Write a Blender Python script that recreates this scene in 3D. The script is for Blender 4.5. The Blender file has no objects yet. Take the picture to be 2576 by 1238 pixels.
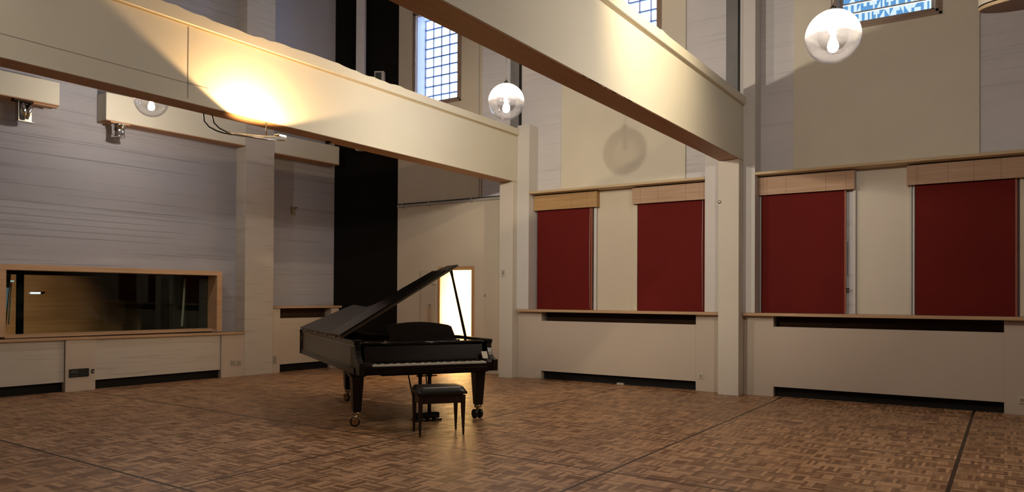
import bpy, bmesh, math, random
from mathutils import Vector, Matrix
random.seed(7)
C = bpy.context.scene.collection
PI = math.pi

# ------------------------------------------------------------------ materials
def nt(name):
    m = bpy.data.materials.new(name); m.use_nodes = True
    t = m.node_tree; t.nodes.clear()
    out = t.nodes.new('ShaderNodeOutputMaterial')
    return m, t, out

class G:
    """small helper to write node graphs"""
    def __init__(s, t): s.t = t
    def n(s, kind, **kw):
        nd = s.t.nodes.new(kind)
        for k, v in kw.items(): setattr(nd, k, v)
        return nd
    def link(s, a, b): s.t.links.new(a, b)
    def sock(s, v, inp):
        if hasattr(v, 'is_output'): s.link(v, inp)
        else: inp.default_value = v
    def math(s, op, a, b=0.0, c=None):
        nd = s.n('ShaderNodeMath', operation=op)
        s.sock(a, nd.inputs[0]); s.sock(b, nd.inputs[1])
        if c is not None: s.sock(c, nd.inputs[2])
        return nd.outputs[0]
    def mix(s, f, a, b):
        nd = s.n('ShaderNodeMix', data_type='RGBA')
        s.sock(f, nd.inputs[0]); s.sock(a, nd.inputs[6]); s.sock(b, nd.inputs[7])
        return nd.outputs[2]
    def noise(s, vec, scale, detail=3, rough=.5):
        nd = s.n('ShaderNodeTexNoise'); s.link(vec, nd.inputs['Vector'])
        nd.inputs['Scale'].default_value = scale; nd.inputs['Detail'].default_value = detail
        nd.inputs['Roughness'].default_value = rough
        return nd.outputs['Fac']
    def mapping(s, vec, scale, loc=(0, 0, 0)):
        nd = s.n('ShaderNodeMapping'); s.link(vec, nd.inputs['Vector'])
        nd.inputs['Scale'].default_value = scale; nd.inputs['Location'].default_value = loc
        return nd.outputs[0]
    def obj(s): return s.n('ShaderNodeTexCoord').outputs['Object']
    def ramp(s, f, p0, p1):
        nd = s.n('ShaderNodeMapRange'); s.sock(f, nd.inputs[0])
        nd.inputs[1].default_value = p0; nd.inputs[2].default_value = p1
        nd.clamp = True
        return nd.outputs[0]
    def bsdf(s, col, rough=.5, metal=0., spec=.5, coat=0., bump=None, bstr=.2, bdist=.01):
        b = s.n('ShaderNodeBsdfPrincipled')
        s.sock(col, b.inputs['Base Color']); s.sock(rough, b.inputs['Roughness'])
        b.inputs['Metallic'].default_value = metal
        b.inputs['Specular IOR Level'].default_value = spec
        b.inputs['Coat Weight'].default_value = coat; b.inputs['Coat Roughness'].default_value = .04
        if bump is not None:
            bm = s.n('ShaderNodeBump'); bm.inputs['Strength'].default_value = bstr
            bm.inputs['Distance'].default_value = bdist
            s.link(bump, bm.inputs['Height']); s.link(bm.outputs[0], b.inputs['Normal'])
        return b.outputs[0]

def col(r, g, b): return (r, g, b, 1.)

def plain(name, c, rough=.6, metal=0., spec=.4, var=.08, scale=3., coat=0., bump=.0):
    m, t, out = nt(name); g = G(t)
    o = g.obj(); nz = g.noise(o, scale, 4)
    f = g.ramp(nz, .3, .7)
    cc = g.mix(f, col(*[x * (1 - var) for x in c]), col(*[min(1, x * (1 + var)) for x in c]))
    bp = g.noise(o, scale * 30, 2) if bump else None
    g.link(g.bsdf(cc, rough, metal, spec, coat, bp, bump, .003), out.inputs[0])
    return m

def wood(name, c0, c1, axis=0, rough=.45, spec=.35, fine=60., coat=0.):
    """straight grain running along the given local axis"""
    m, t, out = nt(name); g = G(t)
    sc = [fine, fine, fine]; sc[axis] = fine / 40
    v = g.mapping(g.obj(), sc)
    nz = g.noise(v, 1., 5, .6)
    sc2 = [7., 7., 7.]; sc2[axis] = .6
    n2 = g.noise(g.mapping(g.obj(), sc2), 1., 2)
    f = g.ramp(g.math('ADD', g.math('MULTIPLY', nz, .65), g.math('MULTIPLY', n2, .35)), .36, .64)
    g.link(g.bsdf(g.mix(f, col(*c0), col(*c1)), rough, 0, spec, coat, nz, .15, .002), out.inputs[0])
    return m

def slatwood(name, c0, c1, joints):
    """horizontal reeded bamboo veneer with a few vertical joints (local y along the box)"""
    m, t, out = nt(name); g = G(t)
    o = g.obj()
    sep = g.n('ShaderNodeSeparateXYZ'); g.link(o, sep.inputs[0])
    nz = g.noise(g.mapping(o, (2, 1.6, 75)), 1., 4, .6)
    n2 = g.noise(g.mapping(o, (1, 1.2, 22)), 1., 2)
    f = g.ramp(g.math('ADD', g.math('MULTIPLY', nz, .6), g.math('MULTIPLY', n2, .4)), .38, .62)
    c = g.mix(f, col(*c0), col(*c1))
    for j in joints:
        d = g.math('LESS_THAN', g.math('ABSOLUTE', g.math('SUBTRACT', sep.outputs[1], j)), .0028)
        c = g.mix(g.math('MULTIPLY', d, .6), c, col(c0[0] * .3, c0[1] * .25, c0[2] * .2))
    g.link(g.bsdf(c, .55, 0, .3, 0, f, .3, .003), out.inputs[0])
    return m

def lined(name, c, dark, amount=.25, hs=.7, vs=45., grooves=None, rough=.75):
    """painted wall lining with irregular fine horizontal seams"""
    m, t, out = nt(name); g = G(t)
    o = g.obj()
    v = g.mapping(o, (hs, hs, vs))
    n1 = g.noise(v, 1., 3, .55)
    n2 = g.noise(g.mapping(o, (hs * .5, hs * .5, vs * .28), (3, 5, 1)), 1., 2, .5)
    seam = g.math('MULTIPLY', g.ramp(n1, .52, .62), g.ramp(n2, .42, .6))
    c0 = g.mix(g.ramp(g.noise(o, .8, 3), .3, .7), col(*[x * .96 for x in c]), col(*[min(1, x * 1.04) for x in c]))
    cc = g.mix(g.math('MULTIPLY', seam, amount), c0, col(*dark))
    hgt = g.math('SUBTRACT', 1., seam)
    if grooves:
        sep = g.n('ShaderNodeSeparateXYZ'); g.link(o, sep.inputs[0])
        z = sep.outputs[2]
        tot = None
        for (zz, x0, x1) in grooves:
            wob = g.math('ADD', z, g.math('MULTIPLY', g.math('SUBTRACT', g.noise(g.mapping(o, (.9, .9, .01), (zz, 0, 0)), 1., 2), .5), .02))
            d = g.math('LESS_THAN', g.math('ABSOLUTE', g.math('SUBTRACT', wob, zz)), .0055)
            inx = g.math('MULTIPLY', g.math('GREATER_THAN', sep.outputs[0], x0), g.ramp(sep.outputs[0], x1, x1 - .8))
            d = g.math('MULTIPLY', d, inx)
            tot = d if tot is None else g.math('MAXIMUM', tot, d)
        cc = g.mix(g.math('MULTIPLY', tot, .55), cc, col(*[x * .6 for x in dark]))
    g.link(g.bsdf(cc, rough, 0, .25, 0, hgt, .35, .006), out.inputs[0])
    return m

def parquet():
    """mosaic parquet: small squares of five slats turned alternately, with dark expansion joints"""
    m, t, out = nt('mosaic_parquet'); g = G(t)
    o = g.obj(); sep = g.n('ShaderNodeSeparateXYZ'); g.link(o, sep.inputs[0])
    X, Y = sep.outputs[0], sep.outputs[1]
    S = .165
    u, v = g.math('DIVIDE', X, S), g.math('DIVIDE', Y, S)
    iu, iv = g.math('FLOOR', u), g.math('FLOOR', v)
    fu, fv = g.math('FRACT', u), g.math('FRACT', v)
    fu = g.math('SUBTRACT', u, iu); fv = g.math('SUBTRACT', v, iv)
    par = g.math('ABSOLUTE', g.math('MODULO', g.math('ADD', iu, iv), 2.))
    par = g.math('GREATER_THAN', par, .5)
    inv = g.math('SUBTRACT', 1., par)
    ac = g.math('ADD', g.math('MULTIPLY', fu, par), g.math('MULTIPLY', fv, inv))   # across the slats
    al = g.math('ADD', g.math('MULTIPLY', fv, par), g.math('MULTIPLY', fu, inv))   # along the slats
    a5 = g.math('MULTIPLY', ac, 6.)
    sl = g.math('FLOOR', a5); fs = g.math('SUBTRACT', a5, sl)
    cv = g.n('ShaderNodeCombineXYZ'); g.link(iu, cv.inputs[0]); g.link(iv, cv.inputs[1]); g.link(sl, cv.inputs[2])
    wn = g.n('ShaderNodeTexWhiteNoise', noise_dimensions='3D'); g.link(cv.outputs[0], wn.inputs[0])
    cv2 = g.n('ShaderNodeCombineXYZ'); g.link(iu, cv2.inputs[0]); g.link(iv, cv2.inputs[1])
    wn2 = g.n('ShaderNodeTexWhiteNoise', noise_dimensions='3D'); g.link(cv2.outputs[0], wn2.inputs[0])
    tone = g.math('ADD', g.math('MULTIPLY', wn.outputs[0], .85), g.math('MULTIPLY', wn2.outputs[0], .15))
    grain = g.noise(g.mapping(o, (55, 55, 55)), 1., 3)
    tone = g.math('ADD', tone, g.math('MULTIPLY', g.math('SUBTRACT', grain, .5), .35))
    c = g.mix(g.ramp(tone, .2, .85), col(*FLOOR_DARK), col(*FLOOR_LIGHT))
    big = g.ramp(g.noise(o, .55, 3), .35, .7)
    c = g.mix(g.math('MULTIPLY', big, .25), c, col(*[x * .7 for x in FLOOR_DARK]))
    gap = g.math('MAXIMUM', g.math('LESS_THAN', fs, .05), g.math('LESS_THAN', al, .012))
    c = g.mix(g.math('MULTIPLY', gap, .6), c, col(.03, .015, .006))
    # long joints
    tot = None
    sk = g.math('MULTIPLY', g.math('SUBTRACT', Y, 4.8), .03)
    xs = g.math('SUBTRACT', X, sk)
    sy = g.math('ADD', Y, g.math('MULTIPLY', g.math('SUBTRACT', X, 6.), .006))
    for base, var, w, lim in ((3.34, xs, .014, None), (5.72, xs, .0125, None), (8.02, xs, .011, (Y, 1.75)), (.36, sy, .016, None), (2.755, sy, .0135, None), (5.18, sy, .0125, None)):
        d = g.math('LESS_THAN', g.math('ABSOLUTE', g.math('SUBTRACT', var, base)), w)
        if lim: d = g.math('MULTIPLY', d, g.math('LESS_THAN', lim[0], lim[1]))
        tot = d if tot is None else g.math('MAXIMUM', tot, d)
    c = g.mix(g.math('MULTIPLY', tot, .92), c, col(.012, .008, .006))
    rg = g.math('ADD', .36, g.math('MULTIPLY', tone, .16))
    hgt = g.math('SUBTRACT', g.math('MULTIPLY', wn.outputs[0], .35), g.math('ADD', g.math('MULTIPLY', gap, .6), tot))
    g.link(g.bsdf(c, rg, 0, .4, 0, hgt, .25, .0015), out.inputs[0])
    return m

def emis(name, c, s, through=False):
    m, t, out = nt(name); g = G(t)
    e = g.n('ShaderNodeEmission'); e.inputs[0].default_value = col(*c); e.inputs[1].default_value = s
    if through:
        a = g.n('ShaderNodeAddShader'); tr = g.n('ShaderNodeBsdfTransparent')
        g.link(e.outputs[0], a.inputs[0]); g.link(tr.outputs[0], a.inputs[1]); g.link(a.outputs[0], out.inputs[0])
    else: g.link(e.outputs[0], out.inputs[0])
    return m

def glass(name, tint, gloss=.12, rough=.02):
    m, t, out = nt(name); g = G(t)
    tr = g.n('ShaderNodeBsdfTransparent'); tr.inputs[0].default_value = col(*tint)
    gl = g.n('ShaderNodeBsdfGlossy'); gl.inputs['Roughness'].default_value = rough
    lw = g.n('ShaderNodeFresnel'); lw.inputs[0].default_value = 1.25
    f = g.math('ADD', lw.outputs[0], gloss * .3)
    mx = g.n('ShaderNodeMixShader'); g.link(f, mx.inputs[0]); g.link(tr.outputs[0], mx.inputs[1]); g.link(gl.outputs[0], mx.inputs[2])
    g.link(mx.outputs[0], out.inputs[0])
    return m

def globe_glass():
    """clear blown glass, frosted milky towards the crown, faint swirl lines"""
    m, t, out = nt('blown_globe_glass'); g = G(t)
    o = g.obj(); sep = g.n('ShaderNodeSeparateXYZ'); g.link(o, sep.inputs[0])
    tr = g.n('ShaderNodeBsdfTransparent'); tr.inputs[0].default_value = col(.73, .72, .73)
    gl = g.n('ShaderNodeBsdfGlossy'); gl.inputs['Roughness'].default_value = .03
    sw = g.noise(g.mapping(o, (9, 9, 26)), 1., 2)
    bp = g.n('ShaderNodeBump'); bp.inputs['Strength'].default_value = .35; bp.inputs['Distance'].default_value = .02
    g.link(sw, bp.inputs['Height']); g.link(bp.outputs[0], gl.inputs['Normal'])
    lw = g.n('ShaderNodeLayerWeight'); lw.inputs[0].default_value = .45
    m1 = g.n('ShaderNodeMixShader'); g.link(g.math('ADD', g.math('MULTIPLY', lw.outputs['Fresnel'], .45), .03), m1.inputs[0])
    g.link(tr.outputs[0], m1.inputs[1]); g.link(gl.outputs[0], m1.inputs[2])
    tl = g.n('ShaderNodeBsdfTranslucent'); tl.inputs[0].default_value = col(.9, .86, .9)
    df = g.n('ShaderNodeBsdfDiffuse'); df.inputs[0].default_value = col(.9, .88, .9)
    m3 = g.n('ShaderNodeMixShader'); m3.inputs[0].default_value = .25
    g.link(tl.outputs[0], m3.inputs[1]); g.link(df.outputs[0], m3.inputs[2])
    frost = g.math('MULTIPLY', g.ramp(g.math('ADD', sep.outputs[2], g.math('MULTIPLY', g.math('SUBTRACT', sw, .5), .08)), -.02, .14), GLOBE_FROST)
    frost = g.math('ADD', frost, .0006)
    m2 = g.n('ShaderNodeMixShader'); g.link(frost, m2.inputs[0]); g.link(m1.outputs[0], m2.inputs[1]); g.link(m3.outputs[0], m2.inputs[2])
    g.link(m2.outputs[0], out.inputs[0])
    return m

FLOOR_DARK = (.205, .100, .046); FLOOR_LIGHT = (.56, .335, .185)
GLOBE_FROST = .09
M = {}
M['floor'] = parquet()
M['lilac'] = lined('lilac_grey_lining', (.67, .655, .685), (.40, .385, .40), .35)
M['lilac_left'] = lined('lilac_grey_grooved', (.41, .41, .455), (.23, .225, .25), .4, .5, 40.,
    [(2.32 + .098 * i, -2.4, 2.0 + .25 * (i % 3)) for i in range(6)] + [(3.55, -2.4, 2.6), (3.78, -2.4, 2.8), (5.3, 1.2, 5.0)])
M['brickish'] = lined('white_board_lining', (.56, .52, .465), (.36, .32, .28), .45, 1.2, 28.)
M['cream'] = plain('cream_panel_paint', (.71, .665, .56), .75, 0, .2, .03, 1.5)
M['wall_cream'] = plain('warm_white_wall', (.66, .585, .47), .8, 0, .2, .03, 1.2)
M['beam'] = plain('cream_beam_paint', (.69, .665, .56), .6, 0, .25, .025, 1.1, bump=.05)
M['ledge_shadow'] = plain('tan_ledge_shadow', (.46, .37, .23), .7)
M['column'] = plain('white_column_paint', (.67, .62, .54), .65, 0, .25, .02, 1.1)
M['pil'] = plain('grey_white_paint', (.64, .62, .60), .65, 0, .25, .02, 1.1)
M['white'] = plain('white_panel_paint', (.55, .475, .40), .6, 0, .25, .02, 1.)
M['dirty'] = plain('raw_plaster_top', (.60, .55, .46), .85, 0, .2, .15, 14, bump=.6)
M['soffit'] = wood('brown_soffit_wood', (.40, .225, .12), (.51, .30, .17), 0, .55, .25, 50)
M['shelf'] = wood('pale_shelf_wood', (.52, .40, .24), (.62, .49, .31), 1, .55, .25, 60)
M['sill'] = wood('sill_oak', (.45, .28, .16), (.58, .39, .24), 1, .5, .3, 60)
M['sillx'] = wood('sill_oak_end', (.40, .25, .15), (.52, .35, .22), 0, .5, .3, 60)
M['frame'] = wood('beech_frame', (.42, .26, .15), (.55, .36, .22), 0, .5, .3, 60)
M['brownframe'] = wood('brown_window_frame', (.25, .18, .14), (.36, .27, .215), 1, .5, .3, 50)
M['darkin'] = plain('dark_brown_interior', (.045, .022, .012), .8, 0, .2, .1)
M['blackin'] = plain('black_kick_board', (.012, .011, .011), .8, 0, .2, .1)
M['black'] = plain('black_acoustic_cloth', (.0085, .0075, .007), .95, 0, .1, .15, 40)
M['ceil'] = plain('grey_ceiling', (.30, .28, .27), .9)
M['darkwall'] = plain('dark_unseen_wall', (.10, .075, .06), .9)  # unseen walls behind the camera, kept dark to cut bounced light
M['strip'] = plain('dark_shadow_strip', (.20, .195, .20), .7)  # dark colour stands in for the pilasters' shadow on the wall
M['red'] = plain('red_blind_cloth', (.135, .009, .0065), .8, 0, .2, .06, 2.)
M['redrail'] = plain('red_brown_rail', (.33, .10, .06), .5, 0, .3, .05)
M['steel'] = plain('brushed_steel', (.55, .54, .52), .3, 1., .5, .06, 20)
M['chrome'] = plain('chrome', (.8, .8, .8), .12, 1., .5, .02)
M['metalgrey'] = plain('grey_enamel', (.42, .39, .35), .5, 0, .4, .05)
M['cable'] = plain('black_cable', (.012, .012, .012), .5, 0, .4, .05)
M['plastic'] = plain('ivory_plastic', (.62, .56, .47), .4, 0, .5, .02)
M['plasticdk'] = plain('dark_plastic', (.33, .29, .24), .5, 0, .4, .02)  # darker plastic tone for inserts, plates and panel joints
M['devblack'] = plain('device_black', (.012, .012, .013), .35, 0, .5, .05)
M['devgrey'] = plain('device_grey', (.06, .065, .06), .3, 0, .5, .05)
M['piano'] = plain('black_piano_lacquer', (.006, .0045, .0038), .14, 0, .35, .1, 5, coat=.1)
M['pianosatin'] = plain('satin_piano_black', (.008, .0055, .0042), .28, 0, .32, .1, 5)
M['pianoside'] = plain('satin_piano_side', (.020, .0125, .0075), .26, 0, .5, .1, 5, coat=.0)
M['pianodark'] = wood('dark_mahogany_black', (.009, .0045, .003), (.015, .0075, .005), 0, .36, .14, 60)
M['lid'] = wood('worn_black_lid', (.016, .0125, .0105), (.030, .024, .020), 1, .40, .5, 45)
M['brass'] = plain('aged_brass', (.50, .36, .20), .28, 1., .5, .15, 30)
M['gold'] = plain('gold_iron_plate', (.45, .30, .12), .35, .9, .5, .1, 10)
M['ivory'] = plain('ivory_keys', (.70, .66, .58), .3, 0, .5, .04, 40)
M['redwood'] = wood('soundboard_spruce', (.30, .16, .07), (.42, .24, .11), 0, .4, .4, 50, .3)
M['leather'] = plain('black_leather', (.010, .0085, .008), .36, 0, .6, .15, 8, bump=.12)
M['benchwood'] = wood('dark_bench_wood', (.016, .007, .0045), (.028, .012, .008), 2, .32, .5, 60)
M['rubber'] = plain('wheel_rubber', (.012, .011, .010), .4, 0, .4, .1)
M['paper'] = plain('white_card_paper', (.62, .58, .52), .8, 0, .2, .02)
M['tan'] = plain('tan_scrap', (.62, .42, .26), .7, 0, .3, .1, 60)
M['globe'] = globe_glass()
M['glasspane'] = glass('control_glass', (.80, .84, .80), .02)
M['ctrlwood'] = wood('honey_wood_wall', (.33, .165, .07), (.45, .24, .11), 0, .5, .3, 30)
M['ctrldark'] = plain('dark_studio_lining', (.05, .038, .02), .85, 0, .2, .1, 2)
M['curtain'] = plain('green_grey_curtain', (.05, .058, .045), .9, 0, .1, .1, 3)
M['ctrlgreen'] = plain('green_grey_panel', (.085, .10, .07), .8, 0, .2, .05)
M['skypane'] = glass('clear_glass_block', (.93, .95, 1.), .1)
M['blueglass'] = glass('blue_leaded_glass', (.135, .205, .25), .1)
M['muntin'] = plain('blue_grey_muntin', (.22, .33, .70), .6, 0, .3, .03)
M['muntinpale'] = plain('pale_blue_muntin', (.52, .62, .92), .6, 0, .3, .03)
M['reveal'] = plain('pale_reveal', (.62, .66, .74), .7, 0, .2, .02)
M['doorwhite'] = plain('door_vestibule', (.85, .78, .62), .8, 0, .2, .01)
M['doorleaf'] = plain('door_leaf_paint', (.60, .53, .42), .6, 0, .3, .02)
M['orangewood'] = wood('door_lining_wood', (.50, .27, .12), (.62, .36, .17), 2, .5, .3, 60)
M['drumwood'] = wood('drum_underside_wood', (.16, .075, .035), (.24, .12, .06), 0, .5, .3, 30)

# ------------------------------------------------------------------ mesh helpers
class MB:
    def __init__(s): s.v = []; s.f = []; s.sm = []
    def add(s, vs, fs, smooth=False):
        n = len(s.v); s.v += [tuple(p) for p in vs]
        for f in fs: s.f.append([i + n for i in f]); s.sm.append(smooth)
        return s
    def box(s, x0, x1, y0, y1, z0, z1):
        x0, x1 = sorted((x0, x1)); y0, y1 = sorted((y0, y1)); z0, z1 = sorted((z0, z1))
        vs = [(x, y, z) for x in (x0, x1) for y in (y0, y1) for z in (z0, z1)]
        return s.add(vs, [(0, 1, 3, 2), (4, 6, 7, 5), (0, 4, 5, 1), (2, 3, 7, 6), (0, 2, 6, 4), (1, 5, 7, 3)])
    def prism(s, poly, axis, a, b, smooth=False):
        """poly of 2D points extruded along the axis (0,1,2); 2D axes are the other two in order"""
        def p(q, h):
            l = list(q); l.insert(axis, h); return tuple(l)
        n = len(poly)
        vs = [p(q, a) for q in poly] + [p(q, b) for q in poly]
        fs = [list(range(n))[::-1], list(range(n, 2 * n))]
        s.add(vs, fs)
        base = len(s.v) - 2 * n
        for i in range(n):
            j = (i + 1) % n
            s.f.append([base + i, base + j, base + n + j, base + n + i]); s.sm.append(smooth)
        return s
    def tube(s, path, r, n=10, caps=True):
        P = [Vector(p) for p in path]; rings = []
        rr = r if isinstance(r, (list, tuple)) else [r] * len(P)
        for i, p in enumerate(P):
            d = (P[min(i + 1, len(P) - 1)] - P[max(i - 1, 0)]).normalized()
            u = d.orthogonal().normalized() if i == 0 else (rings[-1][1] - d * rings[-1][1].dot(d)).normalized()
            w = d.cross(u)
            rings.append(([p + (u * math.cos(2 * PI * k / n) + w * math.sin(2 * PI * k / n)) * rr[i] for k in range(n)], u))
        vs = [q for ring, _ in rings for q in ring]; fs = []
        for i in range(len(P) - 1):
            for k in range(n):
                a, b = i * n + k, i * n + (k + 1) % n
                fs.append((a, b, b + n, a + n))
        s.add(vs, fs, True)
        if caps: s.add(rings[0][0], [list(range(n))[::-1]]); s.add(rings[-1][0], [list(range(n))])
        return s
    def lathe(s, prof, n=32, c=(0, 0, 0)):
        """prof = (r, z) pairs, turned round the z axis"""
        vs = []; fs = []
        for r, z in prof:
            for k in range(n):
                vs.append((c[0] + r * math.cos(2 * PI * k / n), c[1] + r * math.sin(2 * PI * k / n), c[2] + z))
        for i in range(len(prof) - 1):
            for k in range(n):
                a, b = i * n + k, i * n + (k + 1) % n
                fs.append((a, b, b + n, a + n))
        return s.add(vs, fs, True)
    def build(s, name, mat, parent=None, loc=(0, 0, 0), rotz=0., bevel=0., seg=2, recalc=True):
        me = bpy.data.meshes.new(name); me.from_pydata(s.v, [], s.f); me.update()
        for p, k in zip(me.polygons, s.sm): p.use_smooth = k
        if recalc:
            bm = bmesh.new(); bm.from_mesh(me); bmesh.ops.remove_doubles(bm, verts=bm.verts, dist=1e-6)
            bmesh.ops.recalc_face_normals(bm, faces=bm.faces); bm.to_mesh(me); bm.free()
        me.materials.append(M[mat] if isinstance(mat, str) else mat)
        o = bpy.data.objects.new(name, me); C.objects.link(o)
        o.location = loc; o.rotation_euler = (0, 0, rotz)
        if parent: o.parent = parent
        if bevel:
            b = o.modifiers.new('edge', 'BEVEL'); b.width = bevel; b.segments = seg; b.limit_method = 'ANGLE'; b.angle_limit = math.radians(40)
        return o

def tag(o, label=None, cat=None, group=None, kind=None):
    if label: o['label'] = label
    if cat: o['category'] = cat
    if group: o['group'] = group
    if kind: o['kind'] = kind
    return o
def empty(name, loc=(0, 0, 0), rotz=0.):
    o = bpy.data.objects.new(name, None); C.objects.link(o); o.empty_display_size = .1
    o.location = loc; o.rotation_euler = (0, 0, rotz); return o
def struct(o, label=None, cat=None):
    return tag(o, label, cat, kind='structure')
def copy_tree(o, parent=None):
    c = o.copy(); C.objects.link(c)
    if parent: c.parent = parent
    for ch in list(o.children): copy_tree(ch, c)
    return c
def holed(mb, mk, A, B, holes):
    """rectangle A x B (ranges) minus holes, as boxes made by mk(a0,a1,b0,b1)"""
    xs = sorted({A[0], A[1], *[h[i] for h in holes for i in (0, 1)]}); ys = sorted({B[0], B[1], *[h[i] for h in holes for i in (2, 3)]})
    xs = [x for x in xs if A[0] <= x <= A[1]]; ys = [y for y in ys if B[0] <= y <= B[1]]
    for i in range(len(xs) - 1):
        run = None
        for j in range(len(ys) - 1):
            cx, cy = (xs[i] + xs[i + 1]) / 2, (ys[j] + ys[j + 1]) / 2
            hit = any(h[0] < cx < h[1] and h[2] < cy < h[3] for h in holes)
            if not hit:
                run = [ys[j], ys[j + 1]] if run is None else [run[0], ys[j + 1]]
            if (hit or j == len(ys) - 2) and run: mk(xs[i], xs[i + 1], run[0], run[1]); run = None

# ------------------------------------------------------------------ room shell
H = 8.6
XR = 11.65                       # face of the right wall
X0, Y0 = -4.5, -5.0
TH = math.radians(-3.23)         # the end wall is not quite square
PV = Vector((5.67, 11.66, 0))
def EW(s, n, z=0.):              # point in end-wall coordinates
    return PV + Vector((math.cos(TH), math.sin(TH), 0)) * s + Vector((-math.sin(TH), math.cos(TH), 0)) * n + Vector((0, 0, z))

struct(MB().box(X0, 12.1, Y0, 12.6, -.1, 0).build('floor', 'floor'))
struct(MB().box(X0, 12.1, Y0, 12.6, H, H + .1).build('ceiling', 'ceil'))
WIN = [(8.93, 10.0, 5.36, 7.15), (4.80, 5.87, 5.36, 7.15), (.78, 2.02, 5.40, 7.15)]
DOOR = (8.56, 9.335, 0., 1.985)
mb = MB()
holed(mb, lambda a, b, c, d: mb.box(XR, XR + .3, a, b, c, d), (Y0, 12.3), (0, H), WIN + [DOOR])
struct(mb.build('wall_right', 'lilac'))
struct(MB().box(X0 - .1, X0, Y0, 12.6, 0, H).build('wall_rear', 'darkwall'))
struct(MB().box(X0, 12.1, Y0 - .1, Y0, 0, H).build('wall_near', 'darkwall'))
CW = (-.79, 2.45, .85, 1.80)     # control window opening in end-wall coordinates
mb = MB()
holed(mb, lambda a, b, c, d: mb.box(a, b, .30, .55, c, d), (-10.3, 5.33), (0, H), [CW])
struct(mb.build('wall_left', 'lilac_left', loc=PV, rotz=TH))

def T(o): o.location = PV; o.rotation_euler = (0, 0, TH); return o

# ---- cream panels on the right wall
mb = MB(); holed(mb, lambda a, b, c, d: mb.box(XR - .03, XR, a, b, c, d), (8.36, 10.47), (0, H), [WIN[0], DOOR]); mb.box(XR - .03, XR, 7.66, 8.36, 0, 3.34)
struct(mb.build('trim_1', 'wall_cream'), 'warm white wall panel around the glowing doorway', 'wall panel')
mb = MB(); holed(mb, lambda a, b, c, d: mb.box(XR - .03, XR, a, b, c, d), (4.30, 6.60), (3.34, H), [WIN[1]])
struct(mb.build('trim_2', 'cream'), 'tall cream wall panel with a round globe shadow between the beams', 'wall panel')
mb = MB(); holed(mb, lambda a, b, c, d: mb.box(XR - .03, XR, a, b, c, d), (.268, 2.62), (3.34, H), [WIN[2]])
struct(mb.build('trim_3', 'cream'), 'tall cream wall panel beneath the blue patterned window', 'wall panel')

# ---- columns, pilasters, beams
def column(y0, y1, xf, label):
    return tag(MB().box(xf, XR, y0, y1, 0, 3.525).build('column', 'column', bevel=.006), label, 'column', kind='structure')
column(7.35, 7.64, 11.20, 'white square column with a small white wall switch, near the piano')
column(3.29, 3.60, 11.13, 'white square column between the two bays of red blinds')
def pilaster(y0, y1, z1, label, xf=11.34, z0=1.236):
    return tag(MB().box(xf, XR, y0, y1, z0, z1).build('pilaster', 'pil', bevel=.004), label, 'pilaster', kind='structure')
pilaster(7.10, 7.35, 4.55, 'pale low pilaster beside the column nearest the piano')
pilaster(3.112, 3.29, H, 'pale full height pilaster beside the first blind of the right bay')
pilaster(3.60, 3.88, 4.45, 'pale low pilaster between second red blind and column')
pilaster(-1.0, -.625, H, 'pale pilaster at the far right of the right bay', z0=0.)
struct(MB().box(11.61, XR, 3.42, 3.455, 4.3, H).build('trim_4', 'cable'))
struct(MB().box(11.60, XR, 3.33, 3.415, 4.3, H).build('trim_5', 'pil'))
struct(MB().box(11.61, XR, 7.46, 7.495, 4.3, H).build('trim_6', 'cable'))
struct(MB().box(11.63, XR, 7.495, 7.70, 4.3, H).build('trim_19', 'strip'))  # flat dark strips drawn as the shadow beside each pilaster
struct(MB().box(11.63, XR, 3.455, 3.645, 4.3, H).build('trim_20', 'strip'))  # flat dark strip standing in for pilaster shadow, not a trim

def beam(y0, y1, xe, label, chip):
    t = empty('ceiling_beam', (0, (y0 + y1) / 2, 3.525)); tag(t, label, 'beam', kind='structure')
    dy = (y1 - y0) / 2
    MB().box(X0, xe, -dy, dy, .012, .90).build('beam_body', 'beam', t)
    MB().box(X0, xe - .005, -dy + .004, dy, 0, .012).build('soffit_board', 'soffit', t)
    MB().box(X0, xe, -dy - .006, -dy, .004, .022).build('edge_bead', 'beam', t)
    # capping ledge with a rough plaster top edge
    m = MB(); x = X0; random.seed(chip); pts = []
    while x < xe:
        pts.append((x, .96 + (random.random() * .022 if x < 8.2 else .0) + (.012 * math.sin(x * 3.1) if x < 8 else 0))); x += .11
    pts.append((xe, .96))
    poly = [(X0, .848)] + pts + [(xe, .848)]
    m.prism([(p[0], p[1]) for p in poly], 1, -dy - .042, dy + .02)
    m.build('capping_ledge', 'beam', t)
    MB().box(X0, xe, -dy - .012, -dy, .826, .848).build('ledge_shadow_bead', 'ledge_shadow', t)  # tan strip coloured as the shadow line under the ledge
    return t
bA = beam(7.35, 7.64, 11.34, 'cream painted beam carrying the warm floodlight', 3)
bB = beam(3.29, 3.60, 11.34, 'cream painted beam running to the middle column, closest to camera', 9)
MB().box(X0, 5.05, -.1475, -.1445, .208, .216).build('panel_joint', 'plasticdk', bA)
# vertical joint in the face of the lit beam
MB().box(4.80, 4.81, -.1475, -.145, .05, .88).build('panel_joint', 'plasticdk', bA)

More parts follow.
